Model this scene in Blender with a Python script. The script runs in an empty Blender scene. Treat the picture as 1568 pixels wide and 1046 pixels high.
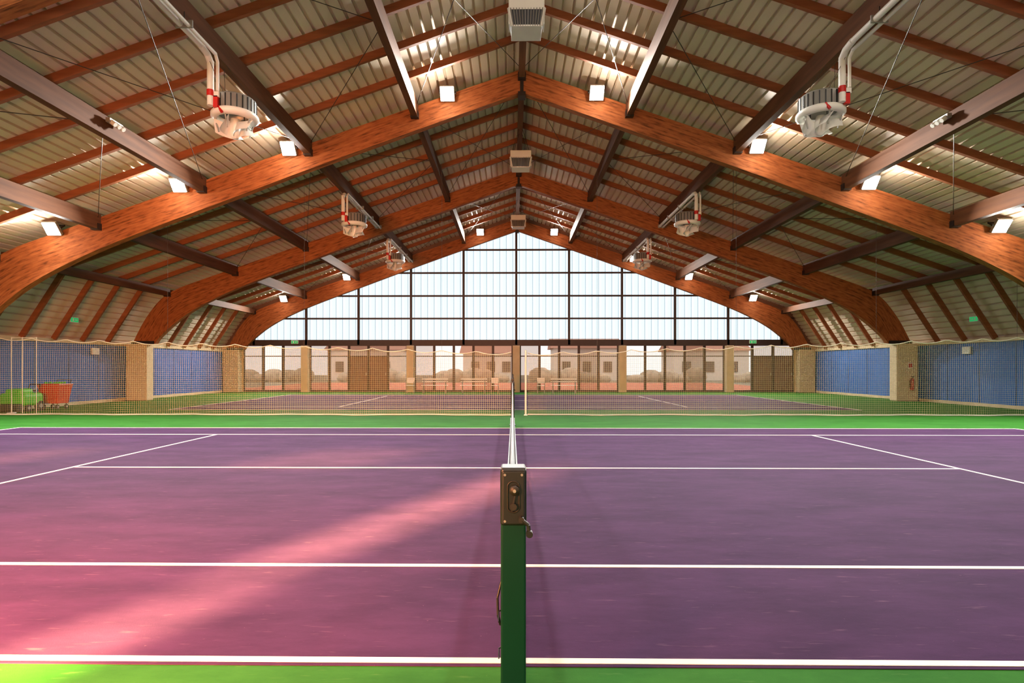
import bpy, bmesh, math, random
from mathutils import Vector, Matrix
random.seed(7)
C = bpy.context.scene.collection
BX = 0.27          # building centre line
ARCH_Y = [0.0, 8.5, 17.0, 25.5, 34.0]
YB, YF = -1.0, 34.42

def s2l(c):
    return tuple(((v/255.0)/12.92 if v/255.0 <= 0.04045 else ((v/255.0+0.055)/1.055)**2.4) for v in c)

# ------------------------------------------------------------------ materials
def new_mat(name):
    m = bpy.data.materials.new(name); m.use_nodes = True
    nt = m.node_tree; b = nt.nodes["Principled BSDF"]
    return m, nt, b

def mat(name, rgb, rough=0.6, var=0.12, scale=(3,3,3), bump=0.0, metal=0.0, coord='Object', detail=4, spec=0.5):
    m, nt, b = new_mat(name)
    c = s2l(rgb)
    N = nt.nodes; L = nt.links
    tc = N.new("ShaderNodeTexCoord"); mp = N.new("ShaderNodeMapping"); mp.inputs['Scale'].default_value = scale
    no = N.new("ShaderNodeTexNoise"); no.inputs['Scale'].default_value = 1.0; no.inputs['Detail'].default_value = detail
    cr = N.new("ShaderNodeValToRGB")
    cr.color_ramp.elements[0].position = 0.3; cr.color_ramp.elements[1].position = 0.7
    cr.color_ramp.elements[0].color = tuple(max(0, v*(1-var)) for v in c)+(1,)
    cr.color_ramp.elements[1].color = tuple(min(1, v*(1+var)) for v in c)+(1,)
    L.new(tc.outputs[coord], mp.inputs['Vector']); L.new(mp.outputs[0], no.inputs['Vector'])
    L.new(no.outputs['Fac'], cr.inputs['Fac']); L.new(cr.outputs[0], b.inputs['Base Color'])
    b.inputs['Roughness'].default_value = rough; b.inputs['Metallic'].default_value = metal
    b.inputs['Specular IOR Level'].default_value = spec
    if bump > 0:
        bp = N.new("ShaderNodeBump"); bp.inputs['Strength'].default_value = bump; bp.inputs['Distance'].default_value = 0.02
        L.new(no.outputs['Fac'], bp.inputs['Height']); L.new(bp.outputs[0], b.inputs['Normal'])
    return m

def mat_glulam():
    m, nt, b = new_mat("glulam_wood"); N = nt.nodes; L = nt.links
    tc = N.new("ShaderNodeTexCoord"); mp = N.new("ShaderNodeMapping"); mp.inputs['Scale'].default_value = (0.9, 22, 1)
    no = N.new("ShaderNodeTexNoise"); no.inputs['Scale'].default_value = 1.0; no.inputs['Detail'].default_value = 6
    L.new(tc.outputs['UV'], mp.inputs[0]); L.new(mp.outputs[0], no.inputs['Vector'])
    mp2 = N.new("ShaderNodeMapping"); mp2.inputs['Scale'].default_value = (3.0, 14, 1)
    no2 = N.new("ShaderNodeTexNoise"); no2.inputs['Scale'].default_value = 1.0; no2.inputs['Detail'].default_value = 3
    L.new(tc.outputs['UV'], mp2.inputs[0]); L.new(mp2.outputs[0], no2.inputs['Vector'])
    ad = N.new("ShaderNodeMath"); ad.operation = 'ADD'; L.new(no.outputs['Fac'], ad.inputs[0]); L.new(no2.outputs['Fac'], ad.inputs[1])
    hf = N.new("ShaderNodeMath"); hf.operation = 'MULTIPLY'; hf.inputs[1].default_value = 0.5; L.new(ad.outputs[0], hf.inputs[0])
    cr = N.new("ShaderNodeValToRGB"); e = cr.color_ramp.elements
    e[0].position = 0.36; e[0].color = s2l((100, 57, 31))+(1,)
    e[1].position = 0.64; e[1].color = s2l((178, 110, 64))+(1,)
    k = cr.color_ramp.elements.new(0.47); k.color = s2l((152, 89, 49))+(1,)
    L.new(hf.outputs[0], cr.inputs[0]); L.new(cr.outputs[0], b.inputs['Base Color'])
    b.inputs['Roughness'].default_value = 0.7; b.inputs['Specular IOR Level'].default_value = 0.2
    return m

def mat_net(name, rgb, cell=0.045, strand=0.006, diamond=False):
    m, nt, b = new_mat(name); N = nt.nodes; L = nt.links
    out = N["Material Output"]
    b.inputs['Base Color'].default_value = s2l(rgb)+(1,); b.inputs['Roughness'].default_value = 0.8
    tc = N.new("ShaderNodeTexCoord"); sp = N.new("ShaderNodeSeparateXYZ"); L.new(tc.outputs['UV'], sp.inputs[0])
    def strandmask(src):
        d = N.new("ShaderNodeMath"); d.operation = 'DIVIDE'; d.inputs[1].default_value = cell; L.new(src, d.inputs[0])
        f = N.new("ShaderNodeMath"); f.operation = 'FRACT'; L.new(d.outputs[0], f.inputs[0])
        g = N.new("ShaderNodeMath"); g.operation = 'LESS_THAN'; g.inputs[1].default_value = strand/cell; L.new(f.outputs[0], g.inputs[0])
        return g.outputs[0]
    mx = N.new("ShaderNodeMath"); mx.operation = 'MAXIMUM'
    L.new(strandmask(sp.outputs['X']), mx.inputs[0]); L.new(strandmask(sp.outputs['Y']), mx.inputs[1])
    tr = N.new("ShaderNodeBsdfTransparent"); ms = N.new("ShaderNodeMixShader")
    L.new(mx.outputs[0], ms.inputs[0]); L.new(tr.outputs[0], ms.inputs[1]); L.new(b.outputs[0], ms.inputs[2])
    L.new(ms.outputs[0], out.inputs['Surface'])
    return m

def mat_pane(name, rgb, ribs=0.0, diffuse=0.15):
    """Translucent/clear glazing; optional vertical polycarbonate ribs."""
    m, nt, b = new_mat(name); N = nt.nodes; L = nt.links
    out = N["Material Output"]
    tr = N.new("ShaderNodeBsdfTransparent"); c = s2l(rgb)
    tr.inputs[0].default_value = c+(1,)
    b.inputs['Base Color'].default_value = (0.55, 0.6, 0.62, 1); b.inputs['Roughness'].default_value = 0.25
    ms = N.new("ShaderNodeMixShader"); ms.inputs[0].default_value = diffuse
    if ribs > 0:
        tc = N.new("ShaderNodeTexCoord"); sp = N.new("ShaderNodeSeparateXYZ"); L.new(tc.outputs['Object'], sp.inputs[0])
        d = N.new("ShaderNodeMath"); d.operation = 'DIVIDE'; d.inputs[1].default_value = ribs; L.new(sp.outputs['X'], d.inputs[0])
        f = N.new("ShaderNodeMath"); f.operation = 'FRACT'; L.new(d.outputs[0], f.inputs[0])
        cr = N.new("ShaderNodeValToRGB"); e = cr.color_ramp.elements
        e[0].position = 0.0; e[0].color = tuple(v*0.52 for v in c)+(1,)
        e[1].position = 0.16; e[1].color = c+(1,)
        k = e.new(0.10); k.color = tuple(v*0.52 for v in c)+(1,)
        k = e.new(0.6); k.color = tuple(v*0.88 for v in c)+(1,)
        L.new(f.outputs[0], cr.inputs[0]); L.new(cr.outputs[0], tr.inputs[0])
    L.new(tr.outputs[0], ms.inputs[1]); L.new(b.outputs[0], ms.inputs[2]); L.new(ms.outputs[0], out.inputs['Surface'])
    return m

def mat_emit(name, rgb, s):
    m, nt, b = new_mat(name)
    b.inputs['Base Color'].default_value = s2l(rgb)+(1,)
    b.inputs['Emission Color'].default_value = s2l(rgb)+(1,); b.inputs['Emission Strength'].default_value = s
    return m

def mat_court(name, rgb, rgb2, dirt):
    m, nt, b = new_mat(name); N = nt.nodes; L = nt.links
    tc = N.new("ShaderNodeTexCoord")
    n1 = N.new("ShaderNodeTexNoise"); n1.inputs['Scale'].default_value = 1.1; n1.inputs['Detail'].default_value = 10; n1.inputs['Roughness'].default_value = 0.72
    mp = N.new("ShaderNodeMapping"); mp.inputs['Scale'].default_value = (0.8, 2.0, 1); L.new(tc.outputs['Object'], mp.inputs[0]); L.new(mp.outputs[0], n1.inputs['Vector'])
    cr = N.new("ShaderNodeValToRGB"); e = cr.color_ramp.elements
    e[0].position = 0.36; e[0].color = s2l(rgb)+(1,); e[1].position = 0.64; e[1].color = s2l(rgb2)+(1,)
    L.new(n1.outputs['Fac'], cr.inputs[0])
    prev = cr.outputs[0]
    # scuffs and ball marks in two directions, then small specks
    for sc, rot, t0, t1, amt, mscale in ((13, 0.5, 0.64, 0.76, 0.5, (0.35, 1.9, 1)), (10, -0.9, 0.66, 0.78, 0.4, (0.3, 2.2, 1)), (38, 0, 0.70, 0.80, 0.6, (1, 1, 1))):
        n2 = N.new("ShaderNodeTexNoise"); n2.inputs['Scale'].default_value = sc; n2.inputs['Detail'].default_value = 5
        mp2 = N.new("ShaderNodeMapping"); mp2.inputs['Scale'].default_value = mscale; mp2.inputs['Rotation'].default_value = (0, 0, rot)
        L.new(tc.outputs['Object'], mp2.inputs[0]); L.new(mp2.outputs[0], n2.inputs['Vector'])
        c2 = N.new("ShaderNodeValToRGB"); e = c2.color_ramp.elements
        e[0].position = t0; e[0].color = (0, 0, 0, 1); e[1].position = t1; e[1].color = (amt, amt, amt, 1)
        L.new(n2.outputs['Fac'], c2.inputs[0])
        mx = N.new("ShaderNodeMix"); mx.data_type = 'RGBA'; L.new(c2.outputs[0], mx.inputs[0]); L.new(prev, mx.inputs[6])
        mx.inputs[7].default_value = s2l(dirt)+(1,); prev = mx.outputs[2]
    L.new(prev, b.inputs['Base Color'])
    b.inputs['Roughness'].default_value = 0.8; b.inputs['Specular IOR Level'].default_value = 0.05
    n3 = N.new("ShaderNodeTexNoise"); n3.inputs['Scale'].default_value = 160; L.new(tc.outputs['Object'], n3.inputs['Vector'])
    bp = N.new("ShaderNodeBump"); bp.inputs['Strength'].default_value = 0.15; bp.inputs['Distance'].default_value = 0.004
    L.new(n3.outputs['Fac'], bp.inputs['Height']); L.new(bp.outputs[0], b.inputs['Normal'])
    return m

M = dict(
    glulam=mat_glulam(),
    purlin=mat("purlin_wood", (100, 64, 42), 0.7, 0.25, (9, 0.8, 9), spec=0.2),
    rafter=mat("rafter_wood", (144, 86, 55), 0.7, 0.2, (1, 9, 9), spec=0.2),
    panel=mat("roof_panel", (218, 200, 176), 0.6, 0.07, (0.5, 0.4, 0.5), spec=0.3),
    steel=mat("dark_steel", (60, 55, 52), 0.45, 0.1, (8, 8, 8), metal=0.6),
    wire=mat("wire", (70, 60, 50), 0.5, 0.05, metal=0.3),
    conc=mat("concrete_cream", (206, 186, 152), 0.85, 0.08, (3, 3, 3), bump=0.2),
    blue=mat("blue_wall_paint", (38, 96, 168), 0.7, 0.10, (1, 1, 1), spec=0.2),
    brownframe=mat("frame_brown", (60, 42, 36), 0.55, 0.1, (5, 5, 5)),
    brownpanel=mat("panel_brown", (112, 84, 70), 0.6, 0.12, (2, 2, 2)),
    white=mat("white_enamel", (228, 226, 218), 0.4, 0.03, (4, 4, 4)),
    grey=mat("grey_metal", (150, 148, 142), 0.4, 0.08, (6, 6, 6), metal=0.3),
    dark=mat("black_metal", (22, 23, 24), 0.4, 0.15, (30, 30, 30)),
    rubber=mat("black_rubber", (30, 30, 30), 0.8, 0.1),
    red=mat("red_paint", (190, 30, 24), 0.4, 0.05),
    postgreen=mat("post_green_paint", (5, 50, 36), 0.35, 0.06, (6, 6, 2), spec=0.3),
    line=mat("court_line_white", (222, 216, 208), 0.7, 0.06, (6, 6, 6), spec=0.1),
    green=mat_court("floor_green", (38, 92, 28), (50, 108, 38), (88, 124, 64)),
    purple=mat_court("court_purple", (54, 30, 62), (70, 41, 77), (108, 78, 98)),
    net=mat_net("tennis_net_mesh", (22, 30, 26), 0.045, 0.016),
    tape=mat("net_tape", (130, 116, 92), 0.8, 0.1, (20, 6, 20)),
    div=mat_net("divider_mesh", (196, 188, 138), 0.06, 0.0056),
    rope=mat("rope", (225, 222, 205), 0.8, 0.05),
    poly=mat_pane("polycarbonate", (228, 240, 246), ribs=0.39, diffuse=0.12),
    clear=mat_pane("clear_glass", (232, 222, 214), diffuse=0.10),
    frost=mat_pane("dusty_glass", (194, 176, 166), diffuse=0.2),
    lamp=mat_emit("lamp_lens", (255, 252, 246), 40.0),
    exitg=mat_emit("exit_green", (20, 150, 80), 0.9),
    clay=mat("outside_clay", (206, 112, 84), 0.9, 0.15, (0.4, 0.4, 0.4)),
    hedge=mat("hedge_hazed", (182, 160, 138), 0.9, 0.3, (2, 2, 2), bump=0.6),  # hedge paled so that distance haze sits in its colour
    house=mat("outside_house", (228, 212, 200), 0.9, 0.05),
    roofo=mat("outside_roof", (180, 124, 100), 0.9, 0.05),
    mgreen=mat("machine_green", (70, 190, 40), 0.4, 0.08, (3, 3, 3)),
    mred=mat("machine_red", (200, 56, 36), 0.4, 0.08, (3, 3, 3)),
    grass=mat("outside_ground", (140, 125, 105), 0.95, 0.2, (0.2, 0.2, 0.2)),
)

# ------------------------------------------------------------------ mesh builder
class MB:
    def __init__(s): s.v = []; s.f = []; s.m = []; s.mats = []; s.uv = {}; s.sm = set()
    def mi(s, m):
        m = M[m] if isinstance(m, str) else m
        if m not in s.mats: s.mats.append(m)
        return s.mats.index(m)
    def add(s, vs, fs, m, smooth=False, uvs=None):
        o = len(s.v); s.v += [tuple(v) for v in vs]; k = s.mi(m)
        for i, f in enumerate(fs):
            if uvs: s.uv[len(s.f)] = uvs[i]
            if smooth: s.sm.add(len(s.f))
            s.f.append([o+j for j in f]); s.m.append(k)
    def box(s, c, d, m, rot=None):
        hx, hy, hz = d[0]/2, d[1]/2, d[2]/2
        vs = [Vector((x, y, z)) for z in (-hz, hz) for y in (-hy, hy) for x in (-hx, hx)]
        if rot is not None: vs = [rot @ v for v in vs]
        c = Vector(c)
        s.add([v+c for v in vs], [(0, 2, 3, 1), (4, 5, 7, 6), (0, 1, 5, 4), (2, 6, 7, 3), (0, 4, 6, 2), (1, 3, 7, 5)], m)
    def box2(s, a, b, m):
        s.box([(a[i]+b[i])/2 for i in range(3)], [abs(b[i]-a[i]) for i in range(3)], m)
    def bevbox(s, c, d, m, r=0.01, seg=2, rot=None):
        bm = bmesh.new(); bmesh.ops.create_cube(bm, size=1)
        for v in bm.verts: v.co = Vector((v.co.x*d[0], v.co.y*d[1], v.co.z*d[2]))
        bmesh.ops.bevel(bm, geom=bm.edges[:], offset=r, segments=seg, affect='EDGES', profile=0.5)
        R = rot if rot is not None else Matrix.Identity(3); bm.verts.index_update()
        s.add([R @ v.co+Vector(c) for v in bm.verts], [[v.index for v in f.verts] for f in bm.faces], m); bm.free()
    def beam(s, p, q, w, h, m, up=(0, 0, 1)):
        p = Vector(p); q = Vector(q); d = (q-p); l = d.length; d.normalize()
        u = Vector(up); x = d.cross(u); x.normalize(); u = x.cross(d)
        R = Matrix((x, d, u)).transposed()
        s.box((p+q)/2, (w, l, h), m, R)
    def cyl(s, p, q, r, m, n=10, r2=None, cap=True, smooth=True):
        p = Vector(p); q = Vector(q); d = (q-p).normalized(); r2 = r if r2 is None else r2
        a = Vector((1, 0, 0)) if abs(d.x) < 0.9 else Vector((0, 1, 0))
        x = d.cross(a).normalized(); y = d.cross(x)
        vs = []
        for i in range(n):
            t = 2*math.pi*i/n; vs.append(p+(x*math.cos(t)+y*math.sin(t))*r)
        for i in range(n):
            t = 2*math.pi*i/n; vs.append(q+(x*math.cos(t)+y*math.sin(t))*r2)
        s.add(vs, [(i, (i+1) % n, n+(i+1) % n, n+i) for i in range(n)], m, smooth)
        if cap:
            s.add(vs[:n], [tuple(range(n))[::-1]], m); s.add(vs[n:], [tuple(range(n))], m)
    def lathe(s, c, prof, m, n=24, axis='Z'):
        c = Vector(c); vs = []
        for (r, z) in prof:
            for i in range(n):
                t = 2*math.pi*i/n
                v = Vector((r*math.cos(t), r*math.sin(t), z))
                if axis == 'Y': v = Vector((v.x, v.z, v.y))
                vs.append(c+v)
        fs = []
        for k in range(len(prof)-1):
            for i in range(n): fs.append((k*n+i, k*n+(i+1) % n, (k+1)*n+(i+1) % n, (k+1)*n+i))
        s.add(vs, fs, m, True)
    def tube(s, pts, r, m, n=8):
        for a, b in zip(pts[:-1], pts[1:]): s.cyl(a, b, r, m, n)
    def obj(s, name, parent=None, fixn=True):
        me = bpy.data.meshes.new(name); me.from_pydata(s.v, [], s.f)
        for m in s.mats: me.materials.append(m)
        for i, p in enumerate(me.polygons):
            p.material_index = s.m[i]; p.use_smooth = i in s.sm
        if s.uv:
            ul = me.uv_layers.new(name="UVMap")
            for i, p in enumerate(me.polygons):
                if i in s.uv:
                    for k, li in enumerate(p.loop_indices): ul.data[li].uv = s.uv[i][k]
        if fixn and not s.uv:
            bm = bmesh.new(); bm.from_mesh(me); bmesh.ops.recalc_face_normals(bm, faces=bm.faces[:]); bm.to_mesh(me); bm.free()
        me.update()
        o = bpy.data.objects.new(name, me); C.objects.link(o)
        if parent: o.parent = parent
        return o
def empty(name, loc=(0, 0, 0)):
    e = bpy.data.objects.new(name, None); C.objects.link(e); e.location = loc; e.empty_display_size = 0.2
    return e

# ------------------------------------------------------------------ building profile
AP, SL = 10.17, 0.345
outer = [(0, 10.17), (3, 10.17-SL*3), (6, 10.17-SL*6), (9, 10.17-SL*9), (12, 10.17-SL*12), (14, 5.34), (15.1, 4.93), (15.8, 4.50), (16.35, 3.85), (16.75, 3.2), (17.1, 2.5)]
inner = [(0, 9.48), (3, 8.43), (6, 7.36), (9, 6.25), (12, 5.13), (13.6, 4.42), (14.6, 3.86), (15.25, 3.38), (15.7, 2.98), (15.95, 2.72), (16.1, 2.5)]
def cr_interp(P, n=4):
    out = []
    for i in range(len(P)-1):
        p0 = P[max(i-1, 0)]; p1 = P[i]; p2 = P[i+1]; p3 = P[min(i+2, len(P)-1)]
        for k in range(n):
            t = k/n
            out.append(tuple(0.5*((2*p1[j])+(-p0[j]+p2[j])*t+(2*p0[j]-5*p1[j]+4*p2[j]-p3[j])*t*t+(-p0[j]+3*p1[j]-3*p2[j]+p3[j])*t**3) for j in (0, 1)))
    out.append(P[-1]); return out
O = cr_interp(outer); I = cr_interp(inner)
def arch(y, th=0.24):
    e = empty("glulam_arch", (BX, y, 0))
    for sgn, nm in ((-1, "arch_half_west"), (1, "arch_half_east")):
        b = MB(); n = len(O); vs = []
        for (ox, oz), (ix, iz) in zip(O, I):
            for yy in (-th/2, th/2):
                vs.append((sgn*ox, yy, oz)); vs.append((sgn*ix, yy, iz))
        L = [0]
        for i in range(1, n): L.append(L[-1]+math.dist(O[i], O[i-1]))
        dep = [math.dist(O[i], I[i]) for i in range(n)]
        fs = []; uv = []
        for i in range(n-1):
            a = i*4; c = a+4; l0, l1 = L[i]+sgn*40+y*3, L[i+1]+sgn*40+y*3; d0, d1 = dep[i], dep[i+1]
            q = [((a, a+1, c+1, c), [(l0, 0), (l0, d0), (l1, d1), (l1, 0)]),
                 ((a+2, c+2, c+3, a+3), [(l0, 0), (l1, 0), (l1, d1), (l0, d0)]),
                 ((a, c, c+2, a+2), [(l0, 0), (l1, 0), (l1, .24), (l0, .24)]),
                 ((a+1, a+3, c+3, c+1), [(l0, 0), (l0, .24), (l1, .24), (l1, 0)])]
            for f, u in q: fs.append(f); uv.append(u)
        fs.append((0, 2, 3, 1)); uv.append([(0, 0)]*4)
        a = (n-1)*4; fs.append((a, a+1, a+3, a+2)); uv.append([(0, 0)]*4)
        if sgn < 0: fs = [f[::-1] for f in fs]; uv = [u[::-1] for u in uv]
        b.add(vs, fs, 'glulam', uvs=uv); b.obj(nm, e)
    s = MB(); s.box((0, 0, 9.80), (0.10, th+0.05, 0.66), 'steel')
    s.box((0, 0, 9.44), (0.22, th+0.08, 0.12), 'steel')
    for sg in (-1, 1): s.box((sg*16.62, 0, 2.56), (1.0, th+0.06, 0.14), 'steel')
    s.obj("hinge_plates", e)
    p = MB()
    for sg in (-1, 1): p.bevbox((sg*16.84, 0, 1.25), (0.92, 0.5, 2.5), 'conc', 0.03)
    p.obj("pedestals", e)
for y in ARCH_Y: arch(y)

# ------------------------------------------------------------------ purlins, rafters, roof panels
UP = 0.12
def ztop(x): return AP+UP-SL*abs(x)
PX = [0, 3.12, 6.24, 9.36, 12.48, 15.5]
pe = empty("roof_purlins")
bays = [(YB, -0.12)]+[(ARCH_Y[i]+0.12, ARCH_Y[i+1]-0.12) for i in range(4)]
for bi, (y0, y1) in enumerate(bays):
    b = MB(); h = MB()
    for sg in (-1, 1):
        for x in PX:
            if x == 0 and sg > 0: continue
            hh = 0.44 if x < 15 else 0.30
            z = ztop(x)
            if x > 0: z -= 0.03
            X = BX+sg*x
            b.box2((X-0.09, y0, z-hh), (X+0.09, y1, z-0.0), 'purlin')
            if bi > 0:
                for yy in (y0, y1):
                    s_ = 1 if yy == y0 else -1
                    h.box2((X-0.115, yy, z-hh-0.03), (X+0.115, yy+s_*0.16, z-hh+0.16), 'steel')
    b.obj("purlins", pe)
    if h.v: h.obj("hangers", pe)
re_ = empty("roof_rafters")
kx, kz = 15.95, ztop(15.95)+0.2
for i in range(4):
    b = MB()
    for k in range(1, 6):
        y = ARCH_Y[i]+k*8.5/6
        for sg in (-1, 1):
            b.beam((BX, y, AP+UP+0.10), (BX+sg*15.85, y, ztop(15.85)+0.10), 0.09, 0.18, 'rafter', up=(sg*0.33, 0, 1))
            b.beam((BX+sg*15.75, y, ztop(15.75)+0.04), (BX+sg*17.3, y, 2.52), 0.09, 0.18, 'rafter', up=(sg, 0, 0.6))
    b.obj("rafters", re_)
br = empty("roof_bracing_rods")
for i in range(4):
    b = MB(); y0, y1 = ARCH_Y[i]+0.15, ARCH_Y[i+1]-0.15
    for sg in (-1, 1):
        for a, c in ((0, 3.12), (3.12, 6.24), (6.24, 9.36), (9.36, 12.48)):
            pts = [((a, y0), (c, y1)), ((c, y0), (a, y1))] if a in (0, 6.24) else [((a, (y0+y1)/2), (c, y1)), ((a, (y0+y1)/2), (c, y0))]
            for (xa, ya), (xb, yb) in pts:
                b.cyl((BX+sg*(xa+.02), ya, ztop(xa)-0.16), (BX+sg*(xb-.02), yb, ztop(xb)-0.16), 0.009, 'wire', 6)
    b.obj("rods", br)

def corr(p0, p1, pitch=0.26, d=0.07):
    p0 = Vector((p0[0], 0, p0[1])); p1 = Vector((p1[0], 0, p1[1])); t = (p1-p0); L = t.length; t.normalize()
    nrm = Vector((-t.z, 0, t.x))
    if nrm.z < 0: nrm = -nrm
    pts = []; s = 0
    while s < L-0.01:
        for a, hgt in ((0, 0), (0.19, 0), (0.20, d), (0.25, d)):
            if s+a < L: pts.append(p0+t*(s+a)+nrm*hgt)
        s += pitch
    pts.append(p1); return pts
ce = empty("ceiling")
for sg, nm in ((-1, "roof_sheet_west"), (1, "roof_sheet_east")):
    b = MB()
    for seg in (((0, AP+UP+0.2), (kx, kz)), ((kx, kz), (17.62, 2.45))):
        P = corr(*seg); n = len(P); vs = []; 
        for p in P:
            for yy in (YB-0.1, YF+0.1): vs.append((BX+sg*p.x, yy, p.z))
        b.add(vs, [(2*i, 2*i+1, 2*i+3, 2*i+2) for i in range(n-1)], 'panel')
        vs = [(v[0]+ (sg*0.02), v[1], v[2]+0.10) for v in vs]
        b.add(vs, [(2*i, 2*i+1, 2*i+3, 2*i+2) for i in range(n-1)], 'panel')
    b.obj(nm, ce)
b = MB(); b.box2((BX-0.5, YB-0.1, AP+UP+0.28), (BX+0.5, YF+0.1, AP+UP+0.38), 'panel'); b.obj("ridge_cap", ce)

# ------------------------------------------------------------------ walls / floor
for sg, nm in ((-1, "wall_left"), (1, "wall_right")):
    b = MB()
    b.box2((BX+sg*17.36, YB, 0), (BX+sg*17.66, YF, 2.52), 'blue')
    b.box2((BX+sg*17.30, YB, 2.40), (BX+sg*17.66, YF, 2.54), 'conc')
    for i in range(4):
        y0, y1 = ARCH_Y[i]+0.25, ARCH_Y[i+1]-0.25
        b.box2((BX+sg*17.33, y0, 0), (BX+sg*17.36, y1, 0.12), 'conc')
        for k in range(1, 5):
            yy = y0+(y1-y0)*k/5; b.box2((BX+sg*17.352, yy-0.006, 0.12), (BX+sg*17.36, yy+0.006, 2.4), 'dark')
    b.obj(nm)
b = MB(); b.box2((BX-17.66, YB-0.2, -0.25), (BX+17.66, YF+0.15, 0), 'green'); b.obj("floor")

# back wall (behind camera) built as strips with added slots, shaped to cut the beam into floor streaks
slots = [(-4.90, -4.25, 1.75, 2.32), (-5.05, -4.40, 2.42, 4.15), (-8.6, -7.0, 4.22, 4.52), (-12.5, -11.5, 4.22, 4.52)]
b = MB()
def hs(x):
    a = abs(x-BX)
    return AP+UP+0.2-SL*a if a < kx else kz+0.0-(a-kx)*(kz-2.45)/(17.62-kx)
xs = sorted(set([BX-17.6, BX+17.6, BX, BX-kx, BX+kx]+[s[0] for s in slots]+[s[1] for s in slots]))
for x0, x1 in zip(xs[:-1], xs[1:]):
    cuts = sorted([(s[2], s[3]) for s in slots if s[0] <= x0+1e-6 and s[1] >= x1-1e-6])
    z = 0
    for c0, c1 in cuts:
        b.box2((x0, YB-0.2, z), (x1, YB, c0), 'conc'); z = c1
    vs = [(x0, YB-0.2, z), (x1, YB-0.2, z), (x1, YB-0.2, hs(x1)), (x0, YB-0.2, hs(x0)),
          (x0, YB, z), (x1, YB, z), (x1, YB, hs(x1)), (x0, YB, hs(x0))]
    b.add(vs, [(0, 3, 2, 1), (4, 5, 6, 7), (0, 1, 5, 4), (2, 3, 7, 6), (0, 4, 7, 3), (1, 2, 6, 5)], 'conc')
b.obj("wall_back")

# ------------------------------------------------------------------ far gable glazing
gw = empty("window_1"); GY = 34.28
MXs = [BX-0.05+3.12*k for k in range(-5, 6)]
b = MB()
TZ = [3.08, 4.36, 5.70, 7.06, 8.42]
def gtop(x):
    a = abs(x-BX)
    return AP-SL*a if a < 15.1 else 4.93-(a-15.1)*1.05
xs = sorted([BX-16.6, BX-15.1, BX, BX+15.1]+MXs+[BX+16.6])
for x0, x1 in zip(xs[:-1], xs[1:]):
    vs = [(x0, GY, 2.9), (x1, GY, 2.9), (x1, GY, max(2.95, gtop(x1))), (x0, GY, max(2.95, gtop(x0)))]
    b.add(vs, [(0, 1, 2, 3)], 'poly')
b.obj("glazing", gw)
b = MB()
for x in MXs:
    b.box2((x-0.065, GY-0.12, 2.8), (x+0.065, GY-0.01, gtop(x)), 'brownframe')
for z in TZ[1:]:
    hw = min(16.3, (AP-z)/SL)
    b.box2((BX-hw, GY-0.09, z-0.05), (BX+hw, GY-0.01, z+0.05), 'brownframe')
b.box2((BX-16.9, GY-0.12, 2.74), (BX+16.9, GY+0.05, 3.10), 'brownframe')
b.obj("frame", gw)

wf = empty("wall_far")
b = MB()
for k in range(-2, 3):
    x = BX-0.05+6.24*k; b.bevbox((x, GY-0.22, 1.37), (0.42, 0.4, 2.74), 'conc', 0.02)
for sg in (-1, 1):
    b.box2((BX+sg*16.3, GY-0.05, 0), (BX+sg*17.6, GY+0.1, 2.74), 'conc')
    # gable closure between glazing head and roof sheets
    P = [(0, AP-0.12, AP+UP+0.34), (15.1, AP-SL*15.1-0.12, ztop(15.1)+0.34), (15.95, 4.0, kz+0.12), (16.6, 3.2, 4.1), (17.6, 2.5, 2.6)]
    for (xa, la, ha), (xb, lb, hb) in zip(P[:-1], P[1:]):
        vs = []
        for yy in (GY+0.02, GY+0.10):
            vs += [(BX+sg*xa, yy, la), (BX+sg*xb, yy, lb), (BX+sg*xb, yy, hb), (BX+sg*xa, yy, ha)]
        b.add(vs, [(0, 1, 2, 3), (4, 7, 6, 5), (0, 4, 5, 1), (1, 5, 6, 2), (2, 6, 7, 3), (3, 7, 4, 0)], 'brownpanel')
b.obj("columns", wf)
seq = ['frost', 'clear', 'frost', 'frost', 'clear', 'brownpanel', 'brownpanel', 'clear', 'frost', 'clear', 'clear', 'frost', 'clear', 'frost',
       'clear', 'clear', 'frost', 'clear', 'clear', 'clear', 'clear', 'frost', 'clear', 'clear', 'brownpanel', 'brownpanel', 'clear', 'frost']
segs = []
for k in range(-3, 3):
    a = BX-0.05+6.24*k+0.21; c = BX-0.05+6.24*(k+1)-0.21
    a = max(a, BX-16.3); c = min(c, BX+16.3)
    n = max(1, round((c-a)/1.17))
    for j in range(n): segs.append((a+(c-a)*j/n, a+(c-a)*(j+1)/n))
for i, (x0, x1) in enumerate(segs):
    we = empty("window_%d" % (i+2)); m = seq[i % len(seq)]
    g = MB()
    if m == 'brownpanel':
        g.box2((x0+0.04, GY-0.02, 0.06), (x1-0.04, GY+0.02, 2.1), 'brownpanel')
        g.add([(x0+.04, GY, 2.15), (x1-.04, GY, 2.15), (x1-.04, GY, 2.74), (x0+.04, GY, 2.74)], [(0, 1, 2, 3)], 'frost')
        g.box2((x1-0.16, GY-0.07, 1.0), (x1-0.12, GY-0.02, 1.15), 'grey')
    else:
        g.add([(x0+.04, GY, 0.05), (x1-.04, GY, 0.05), (x1-.04, GY, 2.74), (x0+.04, GY, 2.74)], [(0, 1, 2, 3)], m)
    g.obj("pane", we)
    f = MB()
    for x in (x0+0.035, x1-0.035): f.box2((x-0.035, GY-0.06, 0), (x+0.035, GY+0.04, 2.74), 'brownframe')
    f.box2((x0+.07, GY-0.05, 0), (x1-.07, GY+0.03, 0.12), 'brownframe')
    f.box2((x0+.07, GY-0.05, 2.1), (x1-.07, GY+0.03, 2.16), 'brownframe')
    f.obj("frame", we)

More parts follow.
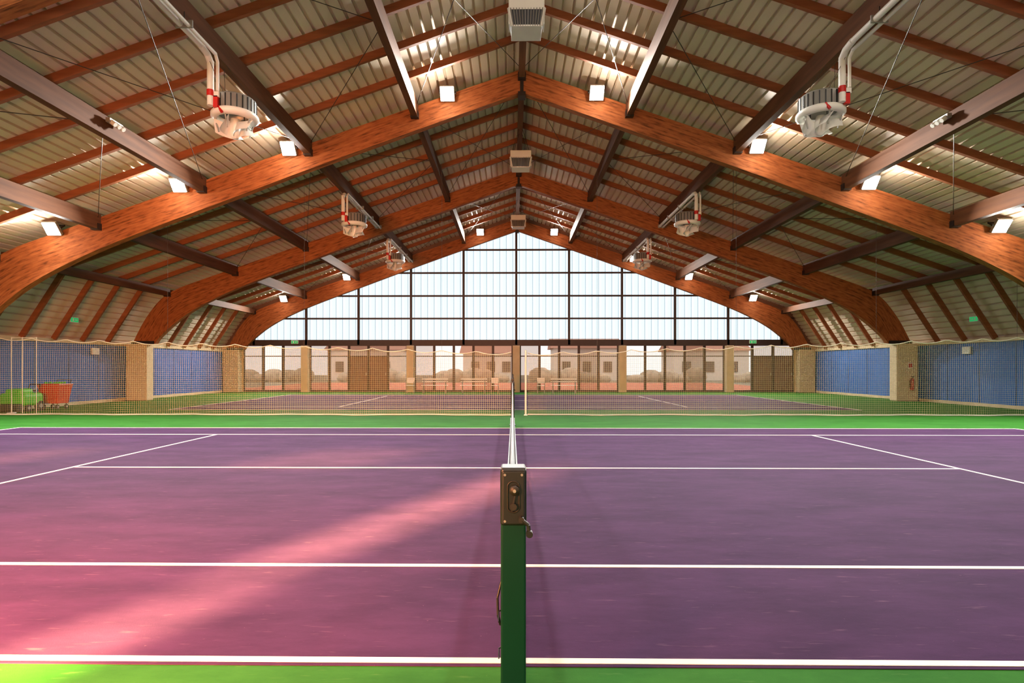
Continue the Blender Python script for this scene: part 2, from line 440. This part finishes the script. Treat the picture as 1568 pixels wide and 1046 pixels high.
# outside world
b = MB(); b.box2((-60, YF+0.2, -0.4), (60, 120, -0.1), 'grass'); b.obj("outside_ground")
b = MB(); b.box2((-20, 37, -0.1), (20, 58, -0.06), 'clay'); b.obj("outside_clay_court")
b = MB()
for k in range(60):
    x = -45+k*1.5+random.uniform(-.3, .3); h = random.uniform(0.9, 1.8)
    if k % 7 in (2, 3): continue
    b.lathe((x, 62+random.uniform(-.6, .6), -0.2), [(0.9, 0), (1.25, h*.35), (1.1, h*.75), (0.5, h*.98), (0.02, h)], 'hedge', 10)
b.obj("outside_hedge")
b = MB()
for (x, w, h) in ((-18, 9, 3.6), (-3, 6, 3.2), (9, 8, 3.8), (24, 9, 3.5)):
    b.box2((x-w/2, 70, -0.1), (x+w/2, 76, h), 'house')
    b.add([(x-w/2-.4, 69.6, h), (x+w/2+.4, 69.6, h), (x+w/2+.4, 76.4, h), (x-w/2-.4, 76.4, h), (x-w/2-.4, 73, h+1.3), (x+w/2+.4, 73, h+1.3)],
          [(0, 1, 5, 4), (3, 4, 5, 2), (0, 4, 3), (1, 2, 5), (0, 3, 2, 1)], 'roofo')
    for q in range(3): b.box2((x-w/2+1+q*w/3.2, 69.9, 0.9), (x-w/2+2+q*w/3.2, 70, 2.2), 'brownpanel')
b.obj("outside_houses")

# ------------------------------------------------------------------ courts
D0 = 2.853
def court(off):
    e = empty("tennis_court")
    y0 = D0+off; y1 = y0+10.97; xb = 11.885
    b = MB(); b.box2((-xb, y0-0.05, 0.0), (xb, y1+0.03, 0.004), 'purple'); b.obj("playing_surface", e)
    l = MB(); w = 0.05; z0, z1 = 0.004, 0.007
    for yy in (y0, y0+1.37, y1-1.37, y1): l.box2((-xb, yy-w/2, z0), (xb, yy+w/2, z1), 'line')
    l.box2((-6.4, y0+5.485-w/2, z0), (6.4, y0+5.485+w/2, z1), 'line')
    for sg in (-1, 1):
        l.box2((sg*6.4-w/2, y0+1.37+w/2, z0), (sg*6.4+w/2, y1-1.37-w/2, z1+.0005), 'line')
        l.box2((sg*xb-w/2, y0-w/2, z0), (sg*xb+w/2, y1+w/2, z1+.001), 'line')
        l.box2((sg*(xb-0.1)-0.05, y0+5.46, z0), (sg*(xb-0.1)+0.05, y0+5.51, z1+.0015), 'line')
    l.obj("line_markings", e)
court(0); court(17.0)

def tennis_net(off):
    yn = 2.1+off; yf = 14.6+off; ym = (yn+yf)/2
    e = empty("tennis_net")
    N_ = 80
    def top(y): 
        t = (y-ym)/((yf-yn)/2); return 0.914+0.15*t*t
    b = MB(); vs = []; ys = [yn+0.06+(yf-yn-0.12)*i/N_ for i in range(N_+1)]
    for i, y in enumerate(ys):
        wob = 0.012*math.sin(i*0.9)+0.008*math.sin(i*2.3)
        for z, k in ((0.03, 1.0), (0.5, 1.3), (top(y)-0.03, 0.1)): vs.append((wob*k, y, z))
    fs = []; uv = []
    for i in range(N_):
        for j in range(2):
            f = (3*i+j, 3*i+3+j, 3*i+4+j, 3*i+1+j); fs.append(f); uv.append([(vs[q][1], vs[q][2]) for q in f])
    b.add(vs, fs, 'net', uvs=uv); b.obj("mesh_panel", e)
    t = MB()
    for y0, y1 in zip(ys[:-1], ys[1:]):
        t.beam((0, y0, top(y0)-0.025), (0, y1, top(y1)-0.025), 0.022, 0.055, 'tape')
        t.cyl((0, y0, top(y0)+0.004), (0, y1, top(y1)+0.004), 0.011, 'dark', 6)
    for x in (-0.017, 0.017):
        for y0, y1 in zip(ys[:24], ys[1:25]): t.beam((x, y0, top(y0)-0.03), (x, y1, top(y1)-0.03), 0.006, 0.07, 'dark')
    t.cyl((0, ys[0], 0.03), (0, ys[-1], 0.03), 0.008, 'dark', 6)
    t.box2((-0.014, ym-0.025, 0.010), (0.014, ym+0.025, 0.92), 'tape')
    for y in (ys[0], ys[-1]): t.cyl((0, y, 0.02), (0, y, 1.02), 0.009, 'dark', 6)
    for k in range(3):
        z = 0.30+k*0.13
        t.tube([(0, ys[0]-0.0, z), (-0.050, ys[0]-0.045, z-0.012+0.006*(k % 3)), (-0.049, ys[0]-0.09, z-0.02)], 0.003, 'dark', 6)
    t.tube([(-0.04, ys[0], 0.66), (-0.056, ys[0]-.02, 0.60), (-0.054, ys[0]-.03, 0.54), (-0.045, ys[0]-.02, 0.50)], 0.005, 'dark', 6)
    t.obj("tape_and_cords", e)
    for y, s_, nm in ((yn, -1, 1), (yf, 1, 2)):
        p = empty("net_post", (0.003, y, 0))
        q = MB(); q.bevbox((0, 0, 0.45), (0.09, 0.09, 0.9), 'postgreen', 0.008, 3)
        q.bevbox((0, 0, 0.008), (0.16, 0.16, 0.016), 'postgreen', 0.004); q.obj("shaft", p)
        w = MB(); f = s_*0.052
        w.bevbox((0, 0, 0.99), (0.094, 0.10, 0.205), 'dark', 0.012, 3)
        w.bevbox((0, f, 0.99), (0.080, 0.012, 0.19), 'dark', 0.005, 2)
        w.bevbox((0, s_*0.0, 1.087), (0.088, 0.09, 0.016), 'dark', 0.006, 2)
        ring = []
        for k in range(25):
            a = 2*math.pi*k/24; zz = math.sin(a)*0.02+(0.035 if math.sin(a) > 0.001 else -0.035 if math.sin(a) < -0.001 else 0)
            ring.append((math.cos(a)*0.021, f+s_*0.008, 0.995+zz))
        w.tube(ring, 0.003, 'steel', 6)
        w.lathe((0.004, f+s_*0.010, 1.018), [(0.001, -0.008), (0.018, -0.008), (0.018, -0.003), (0.013, 0), (0.018, 0.003), (0.018, 0.008), (0.001, 0.008)], 'steel', 20, 'Y')
        w.cyl((0.004, f, 1.018), (0.004, f+s_*0.024, 1.018), 0.006, 'grey', 10)
        w.beam((-0.006, f+s_*0.012, 0.945), (0.010, f+s_*0.012, 1.03), 0.006, 0.008, 'steel', up=(0, 1, 0))
        w.cyl((0.0, f+s_*0.006, 0.962), (0.0, f+s_*0.022, 0.962), 0.012, 'steel', 14)
        for sx in (-0.03, 0.03):
            for z in (0.908, 1.072): w.cyl((sx, f, z), (sx, f+s_*0.009, z), 0.0045, 'grey', 8)
        w.cyl((0.028, f, 0.918), (0.028, f+s_*0.03, 0.918), 0.010, 'steel', 12)
        w.tube([(0.03, f+s_*.024, 0.918), (0.052, f+s_*.026, 0.900), (0.056, f+s_*.026, 0.872)], 0.007, 'dark', 8)
        w.cyl((0.056, f+s_*.020, 0.872), (0.056, f+s_*.045, 0.872), 0.012, 'dark', 12)
        w.obj("winch_head", p)
tennis_net(0); tennis_net(17.0)

# ------------------------------------------------------------------ divider net between courts
def divider(x0, x1, z0, z1, name="divider_net"):
    e = empty(name); n = int(abs(x1-x0)/0.12); b = MB(); vs = []; cols = 6
    sc = 1.05
    tops = []
    for i in range(n+1):
        x = x0+(x1-x0)*i/n; t = i/n
        ph = (abs(x-x0)/sc) % 1.0
        zt = z0+(z1-z0)*t-0.09*4*ph*(1-ph)
        y = 17.55+0.05*math.sin(x*1.7)+0.03*math.sin(x*4.3)
        tops.append((x, 17.55+0.3*(y-17.55), zt))
        for j in range(cols+1):
            k = j/cols
            vs.append((x, 17.55+(y-17.55)*(0.3+1.4*(1-k)), 0.02+(zt-0.02)*k))
    fs = []; uv = []
    for i in range(n):
        for j in range(cols):
            a = i*(cols+1)+j; f = (a, a+cols+1, a+cols+2, a+1); fs.append(f); uv.append([(vs[q][0]+100, vs[q][2]+0.3) for q in f])
    b.add(vs, fs, 'div', uvs=uv); b.obj("netting", e)
    r = MB()
    for a, c in zip(tops[:-1], tops[1:]): r.cyl(a, c, 0.012, 'rope', 6)
    bot = [vs[i*(cols+1)] for i in range(n+1)]
    for a, c in zip(bot[::2], bot[2::2]): r.cyl(a, c, 0.018, 'rope', 6)
    k = 0
    x = x0
    while abs(x-x0) < abs(x1-x0):
        t = abs(x-x0)/abs(x1-x0); z = z0+(z1-z0)*t
        if k % 4 == 2:
            a = abs(x-BX); zc = ztop(a)
            if a < 15: r.cyl((x, 17.55, z), (x, 17.55, zc), 0.004, 'wire', 5)
        k += 1; x += math.copysign(sc, x1-x0)
    r.obj("edge_ropes", e)
divider(-0.05, -16.3, 1.92, 2.40); divider(0.46, 16.5, 1.90, 2.40)
p = empty("divider_pole", (0.40, 17.55, 0)); b = MB()
b.cyl((0, 0, 0), (0, 0, 1.98), 0.03, 'white', 12); b.lathe((0, 0, 0), [(0.001, 0.03), (0.05, 0.03), (0.055, 0.0)], 'white', 16); b.obj("pole", p)
p = empty("divider_pole", (-15.9, 18.15, 0)); b = MB()
for dx in (0, 0.35, 0.8): b.cyl((dx, 0, 0), (dx, 0, 2.42), 0.013, 'white', 10)
b.cyl((0, 0, 2.40), (0.8, 0, 2.40), 0.013, 'white', 8)
b.lathe((0, 0, 0), [(0.001, 0.03), (0.12, 0.03), (0.13, 0)], 'white', 14); b.obj("pole", p)

# ------------------------------------------------------------------ floodlights
def flood(x, y, z, face, watts, glow):
    e = empty("floodlight", (x, y, z)); b = MB()
    R = Matrix.Rotation(math.radians(-38*face), 3, 'X')
    b.bevbox((0, 0, 0), (0.42, 0.10, 0.42), 'grey', 0.02, 2, R)
    for k in range(-3, 4): b.box(R @ Vector((k*0.05, -face*0.075, 0)), (0.012, 0.05, 0.32), 'grey', R)
    b.obj("housing", e)
    l = MB(); l.box(R @ Vector((0, face*0.056, 0)), (0.38, 0.012, 0.38), 'lamp', R); l.obj("lens", e)
    k = MB()
    for sx in (-0.23, 0.23): k.beam((sx, 0, 0.0), (sx, -face*0.17, 0.12), 0.02, 0.04, 'steel')
    k.box((0, -face*0.17, 0.12), (0.48, 0.02, 0.05), 'steel'); k.obj("yoke", e)
    ld = bpy.data.lights.new("flood_light", 'AREA'); ld.shape = 'SQUARE'; ld.size = 0.37; ld.energy = watts; ld.color = (1.0, 0.96, 0.89); ld.spread = math.radians(138)
    lo = bpy.data.objects.new("flood_beam", ld); C.objects.link(lo); lo.parent = e
    n = R @ Vector((0, face, 0)); lo.location = n*0.075; lo.rotation_euler = n.to_track_quat('-Z', 'Y').to_euler()
    ld = bpy.data.lights.new("flood_spill", 'POINT'); ld.energy = glow; ld.color = (1.0, 0.93, 0.80); ld.shadow_soft_size = 0.05
    lo = bpy.data.objects.new("flood_spill", ld); C.objects.link(lo); lo.parent = e; lo.location = n*0.5
LP = [(2.15, 9.35), (6.75, 7.80), (9.95, 6.75), (13.65, 5.50)]
for y, face, w, g in ((0.36, 1, 110, 110), (16.64, -1, 580, 22), (33.62, -1, 360, 4)):
    for x, z in LP:
        for sg in (-1, 1): flood(BX+sg*x, y, z, face, w, g)

# ------------------------------------------------------------------ fan heaters with ducts
def fan(x, y, z, pipe_to, px):
    e = empty("ceiling_fan_heater", (x, y, z)); b = MB()
    b.lathe((0, 0, 0), [(0.10, 0.36), (0.36, 0.34), (0.40, 0.30), (0.40, 0.02), (0.42, 0.0), (0.42, -0.06), (0.36, -0.06)], 'grey', 32)
    for k in range(24):
        a = 2*math.pi*k/24; R = Matrix.Rotation(a, 3, 'Z')
        b.box(R @ Vector((0.405, 0, 0.16)), (0.012, 0.02, 0.27), 'dark', R)
    b.lathe((0, 0, 0), [(0.43, 0.03), (0.45, 0.0), (0.45, -0.05), (0.40, -0.09), (0.34, -0.10), (0.30, -0.06), (0.30, 0.0)], 'white', 32)
    b.lathe((0, 0, 0), [(0.001, 0.37), (0.12, 0.36), (0.13, 0.30)], 'grey', 20)
    b.obj("drum", e)
    p = MB()
    for k in range(5):
        a0 = 2*math.pi*k/5; vs = []
        for j in range(7):
            t = j/6; r = 0.07+0.32*t
            for s_ in (-1, 1):
                a = a0+0.9*t+s_*(0.20+0.22*math.sin(t*math.pi)); vs.append((r*math.cos(a), r*math.sin(a), -0.30+s_*0.14*(1-0.2*t)+0.08*t))
        fs = [(2*j, 2*j+2, 2*j+3, 2*j+1) for j in range(6)]; p.add(vs, fs, 'white', True)
        a = a0+0.9
        p.cyl((0.38*math.cos(a), 0.38*math.sin(a), -0.07), (0.30*math.cos(a), 0.30*math.sin(a), -0.34), 0.014, 'grey', 6)
    p.lathe((0, 0, 0), [(0.001, -0.46), (0.06, -0.45), (0.10, -0.38), (0.11, -0.2), (0.08, -0.06)], 'white', 18)
    p.obj("rotor", e)
    r = MB()
    r.box((px+0.10, -0.42, 0.10), (0.09, 0.07, 0.22), 'red')
    r.cyl((-0.12, -0.40, 0.02), (-0.05, -0.44, -0.10), 0.03, 'red', 10)
    r.cyl((px, -0.44, 0.2), (px, -0.44, 0.32), 0.07, 'red', 10)
    r.box((px+0.12, -0.43, 0.24), (0.10, 0.05, 0.10), 'white')
    r.obj("burner_valve", e)
    zt = 1.0; dd = pipe_to/abs(pipe_to); yv = -0.44
    d = MB()
    d.cyl((px, yv, 0.02), (px, yv, zt-0.12), 0.062, 'white', 16)
    d.tube([(px, yv, zt-0.14), (px, yv+0.12*dd, zt-0.04), (px, yv+0.35*dd, zt)], 0.062, 'white', 16)
    d.cyl((px, yv+0.3*dd, zt), (px, pipe_to, zt), 0.055, 'white', 14)
    q = px+0.15
    d.cyl((q, yv+0.1*dd, zt-0.03), (q, pipe_to, zt-0.03), 0.035, 'white', 12)
    d.tube([(q, yv+0.1*dd, zt-0.03), (q-.01, yv, zt-0.14), (q-.01, yv, 0.30), (q-.01, -.3, 0.25)], 0.03, 'white', 10)
    n = max(2, int(abs(pipe_to)/1.4))
    for k in range(1, n+1):
        yy = pipe_to*k/n*0.97; d.box((px+0.07, yy, zt+0.0), (0.30, 0.03, 0.13), 'grey')
        d.cyl((px+.07, yy, zt+.06), (px+.07, yy, zt+.22), 0.008, 'steel', 6)
    d.obj("flue_pipes", e)
    w = MB()
    for k in range(3):
        a = 2*math.pi*k/3+0.4
        w.cyl((0.38*math.cos(a), 0.38*math.sin(a), 0.3), (math.copysign(0.37, x)+.05*math.cos(a), 0.6*math.sin(a), 1.2), 0.005, 'wire', 5)
    w.obj("hanging_wires", e)
for sg in (-1, 1):
    px = -0.27 if sg < 0 else 0.18
    fan(BX+sg*5.87, 11.6, 6.52, -9.0, px)
    fan(BX+sg*5.87, 20.4, 6.52, 4.6, px)
    fan(BX+sg*5.87, 27.5, 6.52, 5.5, px)

def ridge_unit(y):
    e = empty("ridge_air_heater", (BX+0.02, y, 8.80)); b = MB()
    b.bevbox((0, 0, 0.16), (0.74, 0.60, 0.26), 'white', 0.02)
    vs = [(-.37, -.30, 0.05), (.37, -.30, 0.05), (.37, .30, 0.05), (-.37, .30, 0.05), (-.30, -.26, -.30), (.30, -.26, -.30), (.30, .26, -.30), (-.30, .26, -.30)]
    b.add(vs, [(0, 1, 5, 4), (1, 2, 6, 5), (2, 3, 7, 6), (3, 0, 4, 7), (4, 5, 6, 7)], 'dark')
    for k in range(12):
        x = -0.33+0.06*k; b.beam((x, -0.315, 0.05), (x*0.83, -0.275, -0.30), 0.010, 0.02, 'grey')
    for z, w_ in ((0.04, .75), (-.29, .63)): b.bevbox((0, -0.0, z), (w_, .62 if z > 0 else .55, 0.035), 'white', 0.005)
    for sx in (-1, 1): b.beam((sx*.375, -.31, .05), (sx*.31, -.27, -.30), .05, .03, 'white'); 
    b.box((-.36, -.1, -.1), (.02, .3, .3), 'white'); b.box((.36, -.1, -.1), (.02, .3, .3), 'white')
    for sx in (-1, 1):
        for sy in (-1, 1): b.cyl((sx*.3, sy*.22, .28), (sx*.06, sy*.22, 1.05), 0.008, 'steel', 6)
    b.obj("louvred_housing", e)
for y in (12.2, 20.6, 29.2): ridge_unit(y)

for sg in (-1, 1):
    e = empty("emergency_light", (BX+sg*9.16, 12.8, 6.90)); b = MB()
    b.bevbox((0, 0, 0), (0.10, 0.44, 0.10), 'grey', 0.01)
    for k in (-1, 0, 1): b.cyl((sg*-0.03, k*0.14, -0.02), (sg*-0.12, k*0.14, -0.09), 0.05, 'white', 12)
    b.box((sg*0.07, 0, 0.02), (0.08, 0.1, 0.04), 'steel')
    b.obj("fitting", e)

def sign(x, y, z, face, m='exitg', w=0.42, h=0.2, nm="exit_sign"):
    e = empty(nm, (x, y, z)); b = MB()
    if face == 'Y':
        b.bevbox((0, 0, 0), (w, 0.06, h), 'white', 0.01); b.box((0, -0.033, 0), (w-0.05, 0.006, h-0.04), m)
        b.box((-0.07, -0.038, 0), (0.05, 0.004, h*0.5), 'white'); b.box((0.07, -0.038, 0), (0.12, 0.004, 0.025), 'white')
        b.box((0.12, -0.038, 0), (0.03, 0.004, 0.07), 'white')
    else:
        s_ = face
        b.bevbox((0, 0, 0), (0.06, w, h), 'white', 0.01); b.box((s_*0.033, 0, 0), (0.006, w-0.05, h-0.04), m)
        b.box((s_*0.038, -0.07, 0), (0.004, 0.05, h*0.5), 'white'); b.box((s_*0.038, 0.07, 0), (0.004, 0.12, 0.025), 'white')
    b.obj("sign_body", e)
sign(-12.9, GY-0.19, 2.96, 'Y'); sign(14.1, GY-0.19, 2.96, 'Y')
sign(BX-16.82, 21.6, 3.25, 1); sign(BX+16.82, 21.6, 3.25, -1)
sign(BX-17.31, 23.4, 2.12, 1, 'white', 0.4, 0.28, "wall_sign"); sign(BX+17.31, 22.6, 2.12, -1, 'white', 0.4, 0.28, "wall_sign")

e = empty("fire_extinguisher", (BX+16.95, 25.12, 0.75)); b = MB()
b.lathe((0, 0, 0), [(0.001, -0.28), (0.075, -0.27), (0.08, -0.24), (0.08, 0.16), (0.06, 0.22), (0.025, 0.25), (0.025, 0.29), (0.001, 0.29)], 'red', 18)
b.box((0, -0.02, 0.31), (0.03, 0.10, 0.03), 'dark'); b.tube([(0, -.05, .28), (-.08, -.06, .2), (-.10, -.05, 0), (-.09, -.04, -.18)], 0.012, 'dark', 8)
b.box((0, 0.09, 0.0), (0.1, 0.04, 0.3), 'steel'); b.obj("cylinder_and_hose", e)
e = empty("notice_sign", (BX+16.95, 25.235, 1.55)); b = MB(); b.box((0, 0.0, 0), (0.2, 0.01, 0.25), 'white'); b.box((0, -0.006, 0), (0.15, 0.004, 0.18), 'red'); b.obj("plate", e)

def bench(x, y, w=1.5):
    e = empty("court_bench", (x, y, 0)); b = MB()
    for k in range(3): b.bevbox((0, -0.16+k*0.14, 0.45), (w, 0.11, 0.03), 'white', 0.006)
    for k in range(2): b.bevbox((0, 0.22, 0.66+k*0.14), (w, 0.025, 0.06), 'white', 0.006)
    for sx in (-1, 1):
        X = sx*(w/2-0.12)
        b.tube([(X, -0.2, 0), (X, -0.2, 0.43), (X, 0.16, 0.43), (X, 0.24, 0.86)], 0.02, 'grey', 8); b.tube([(X, 0.16, 0.43), (X, 0.2, 0)], 0.02, 'grey', 8)
        b.tube([(X, -0.2, .43), (X, -0.2, .64), (X, .2, .64)], 0.016, 'grey', 8)
    b.obj("slats_and_frame", e)
for x in (-4.4, -2.2, 2.9): bench(x, 32.6)
def chair(x, y):
    e = empty("court_chair", (x, y, 0)); b = MB()
    b.bevbox((0, 0, 0.44), (0.44, 0.42, 0.03), 'white', 0.01); b.bevbox((0, 0.2, 0.72), (0.42, 0.03, 0.3), 'white', 0.01)
    for sx in (-1, 1):
        b.tube([(sx*.2, -.2, 0), (sx*.2, -.19, .43)], .014, 'grey', 8); b.tube([(sx*.2, .22, 0), (sx*.2, .19, .43), (sx*.2, .22, .86)], .014, 'grey', 8)
        b.tube([(sx*.2, -.19, .43), (sx*.22, -.18, .64), (sx*.22, .2, .64)], .014, 'grey', 8)
    b.obj("seat_and_frame", e)
chair(-1.0, 32.5); chair(1.6, 32.5); chair(-5.8, 32.7)

# court maintenance machine (green) and cart (red) by the left wall
def wheel(b, c, r, w):
    c = Vector(c); b.cyl(c-Vector((w/2, 0, 0)), c+Vector((w/2, 0, 0)), r, 'rubber', 18)
    b.cyl(c-Vector((w/2+.01, 0, 0)), c+Vector((w/2+.01, 0, 0)), r*0.45, 'grey', 12)
e = empty("court_sweeper", (-16.35, 19.0, 0)); b = MB()
b.bevbox((0, 0.05, 0.40), (0.86, 0.85, 0.44), 'mgreen', 0.12, 4)
b.bevbox((0.05, -0.10, 0.64), (0.60, 0.50, 0.24), 'mgreen', 0.10, 4)
b.bevbox((0, 0.28, 0.70), (0.40, 0.25, 0.10), 'dark', 0.03)
b.cyl((-0.36, -0.42, 0.14), (0.36, -0.42, 0.14), 0.13, 'rubber', 16)
for sx in (-0.42, 0.42):
    wheel(b, (sx*0.92, 0.32, 0.17), 0.17, 0.09); wheel(b, (sx*0.92, -0.15, 0.12), 0.12, 0.07)
b.tube([(-.18, .42, .45), (-.18, .60, .88), (.18, .60, .88), (.18, .42, .45)], 0.016, 'dark', 8)
b.obj("body", e)
e = empty("ball_cart", (-16.1, 20.15, 0)); b = MB()
vs = [(-.28, -.24, .20), (.28, -.24, .20), (.28, .24, .20), (-.28, .24, .20), (-.38, -.32, .84), (.38, -.32, .84), (.38, .32, .84), (-.38, .32, .84)]
b.add(vs, [(0, 1, 2, 3), (0, 1, 5, 4), (1, 2, 6, 5), (2, 3, 7, 6), (3, 0, 4, 7)], 'mred')
b.bevbox((0, 0, 0.86), (0.80, 0.68, 0.05), 'mred', 0.02)
rr = random.Random(4)
for k in range(26):
    c = (rr.uniform(-.28, .28), rr.uniform(-.22, .22), 0.90+rr.uniform(0, .03))
    b.lathe(c, [(0.001, -.033), (.023, -.023), (.033, 0), (.023, .023), (.001, .033)], 'mgreen', 8)
for sx in (-.24, .24):
    for sy in (-.2, .2): b.cyl((sx, sy, .10), (sx, sy, .24), .016, 'dark', 8); wheel(b, (sx, sy, .08), .08, .04)
b.tube([(-.25, .26, .6), (-.25, .42, 1.02), (.25, .42, 1.02), (.25, .26, .6)], .014, 'dark', 8)
b.obj("basket_and_wheels", e)

# ------------------------------------------------------------------ light and world
w = bpy.data.worlds.new("world"); bpy.context.scene.world = w; w.use_nodes = True
bg = w.node_tree.nodes["Background"]; bg.inputs[0].default_value = (0.87, 0.95, 1.0, 1); bg.inputs[1].default_value = 1.7
# low sun beam entering through the openings of the wall behind the camera
sd = bpy.data.lights.new("low_sun_beam", 'SPOT'); sd.energy = 4.0e6; sd.color = (1.0, 0.72, 0.20); sd.shadow_soft_size = 1.8
sd.spot_size = math.radians(20); sd.spot_blend = 0.3
so = bpy.data.objects.new("low_sun_beam", sd); C.objects.link(so)
dirv = Vector((0.447, 0.894, -0.404)).normalized(); tgt = Vector((-7.0, -1.0, 3.2))
so.rotation_euler = dirv.to_track_quat('-Z', 'Y').to_euler(); so.location = tgt-dirv*50
ad = bpy.data.lights.new("rear_warm_fill", 'AREA'); ad.shape = 'RECTANGLE'; ad.size = 5; ad.size_y = 0.8; ad.energy = 2400; ad.color = (1.0, 0.32, 0.12); ad.spread = math.radians(100)  # added unseen warm fill that reddens the left floor, not a window
ao = bpy.data.objects.new("rear_warm_fill", ad); C.objects.link(ao); ao.location = (-4.6, -0.85, 1.9)
ao.rotation_euler = (Vector((-4.6, 6.0, -0.9))-Vector((-4.6, -0.85, 1.9))).to_track_quat('-Z', 'Y').to_euler()

# ------------------------------------------------------------------ camera
cd = bpy.data.cameras.new("camera"); cam = bpy.data.objects.new("camera", cd); C.objects.link(cam)
cd.sensor_width = 36; cd.lens = 36*885/1568; cd.shift_x = 10/1568; cd.shift_y = 40/1568; cd.clip_start = 0.05; cd.clip_end = 300
cam.location = (0, 0, 1.451); cam.rotation_euler = (math.radians(90), 0, math.radians(0.7))
bpy.context.scene.camera = cam
bpy.context.scene.view_settings.view_transform = 'Standard'
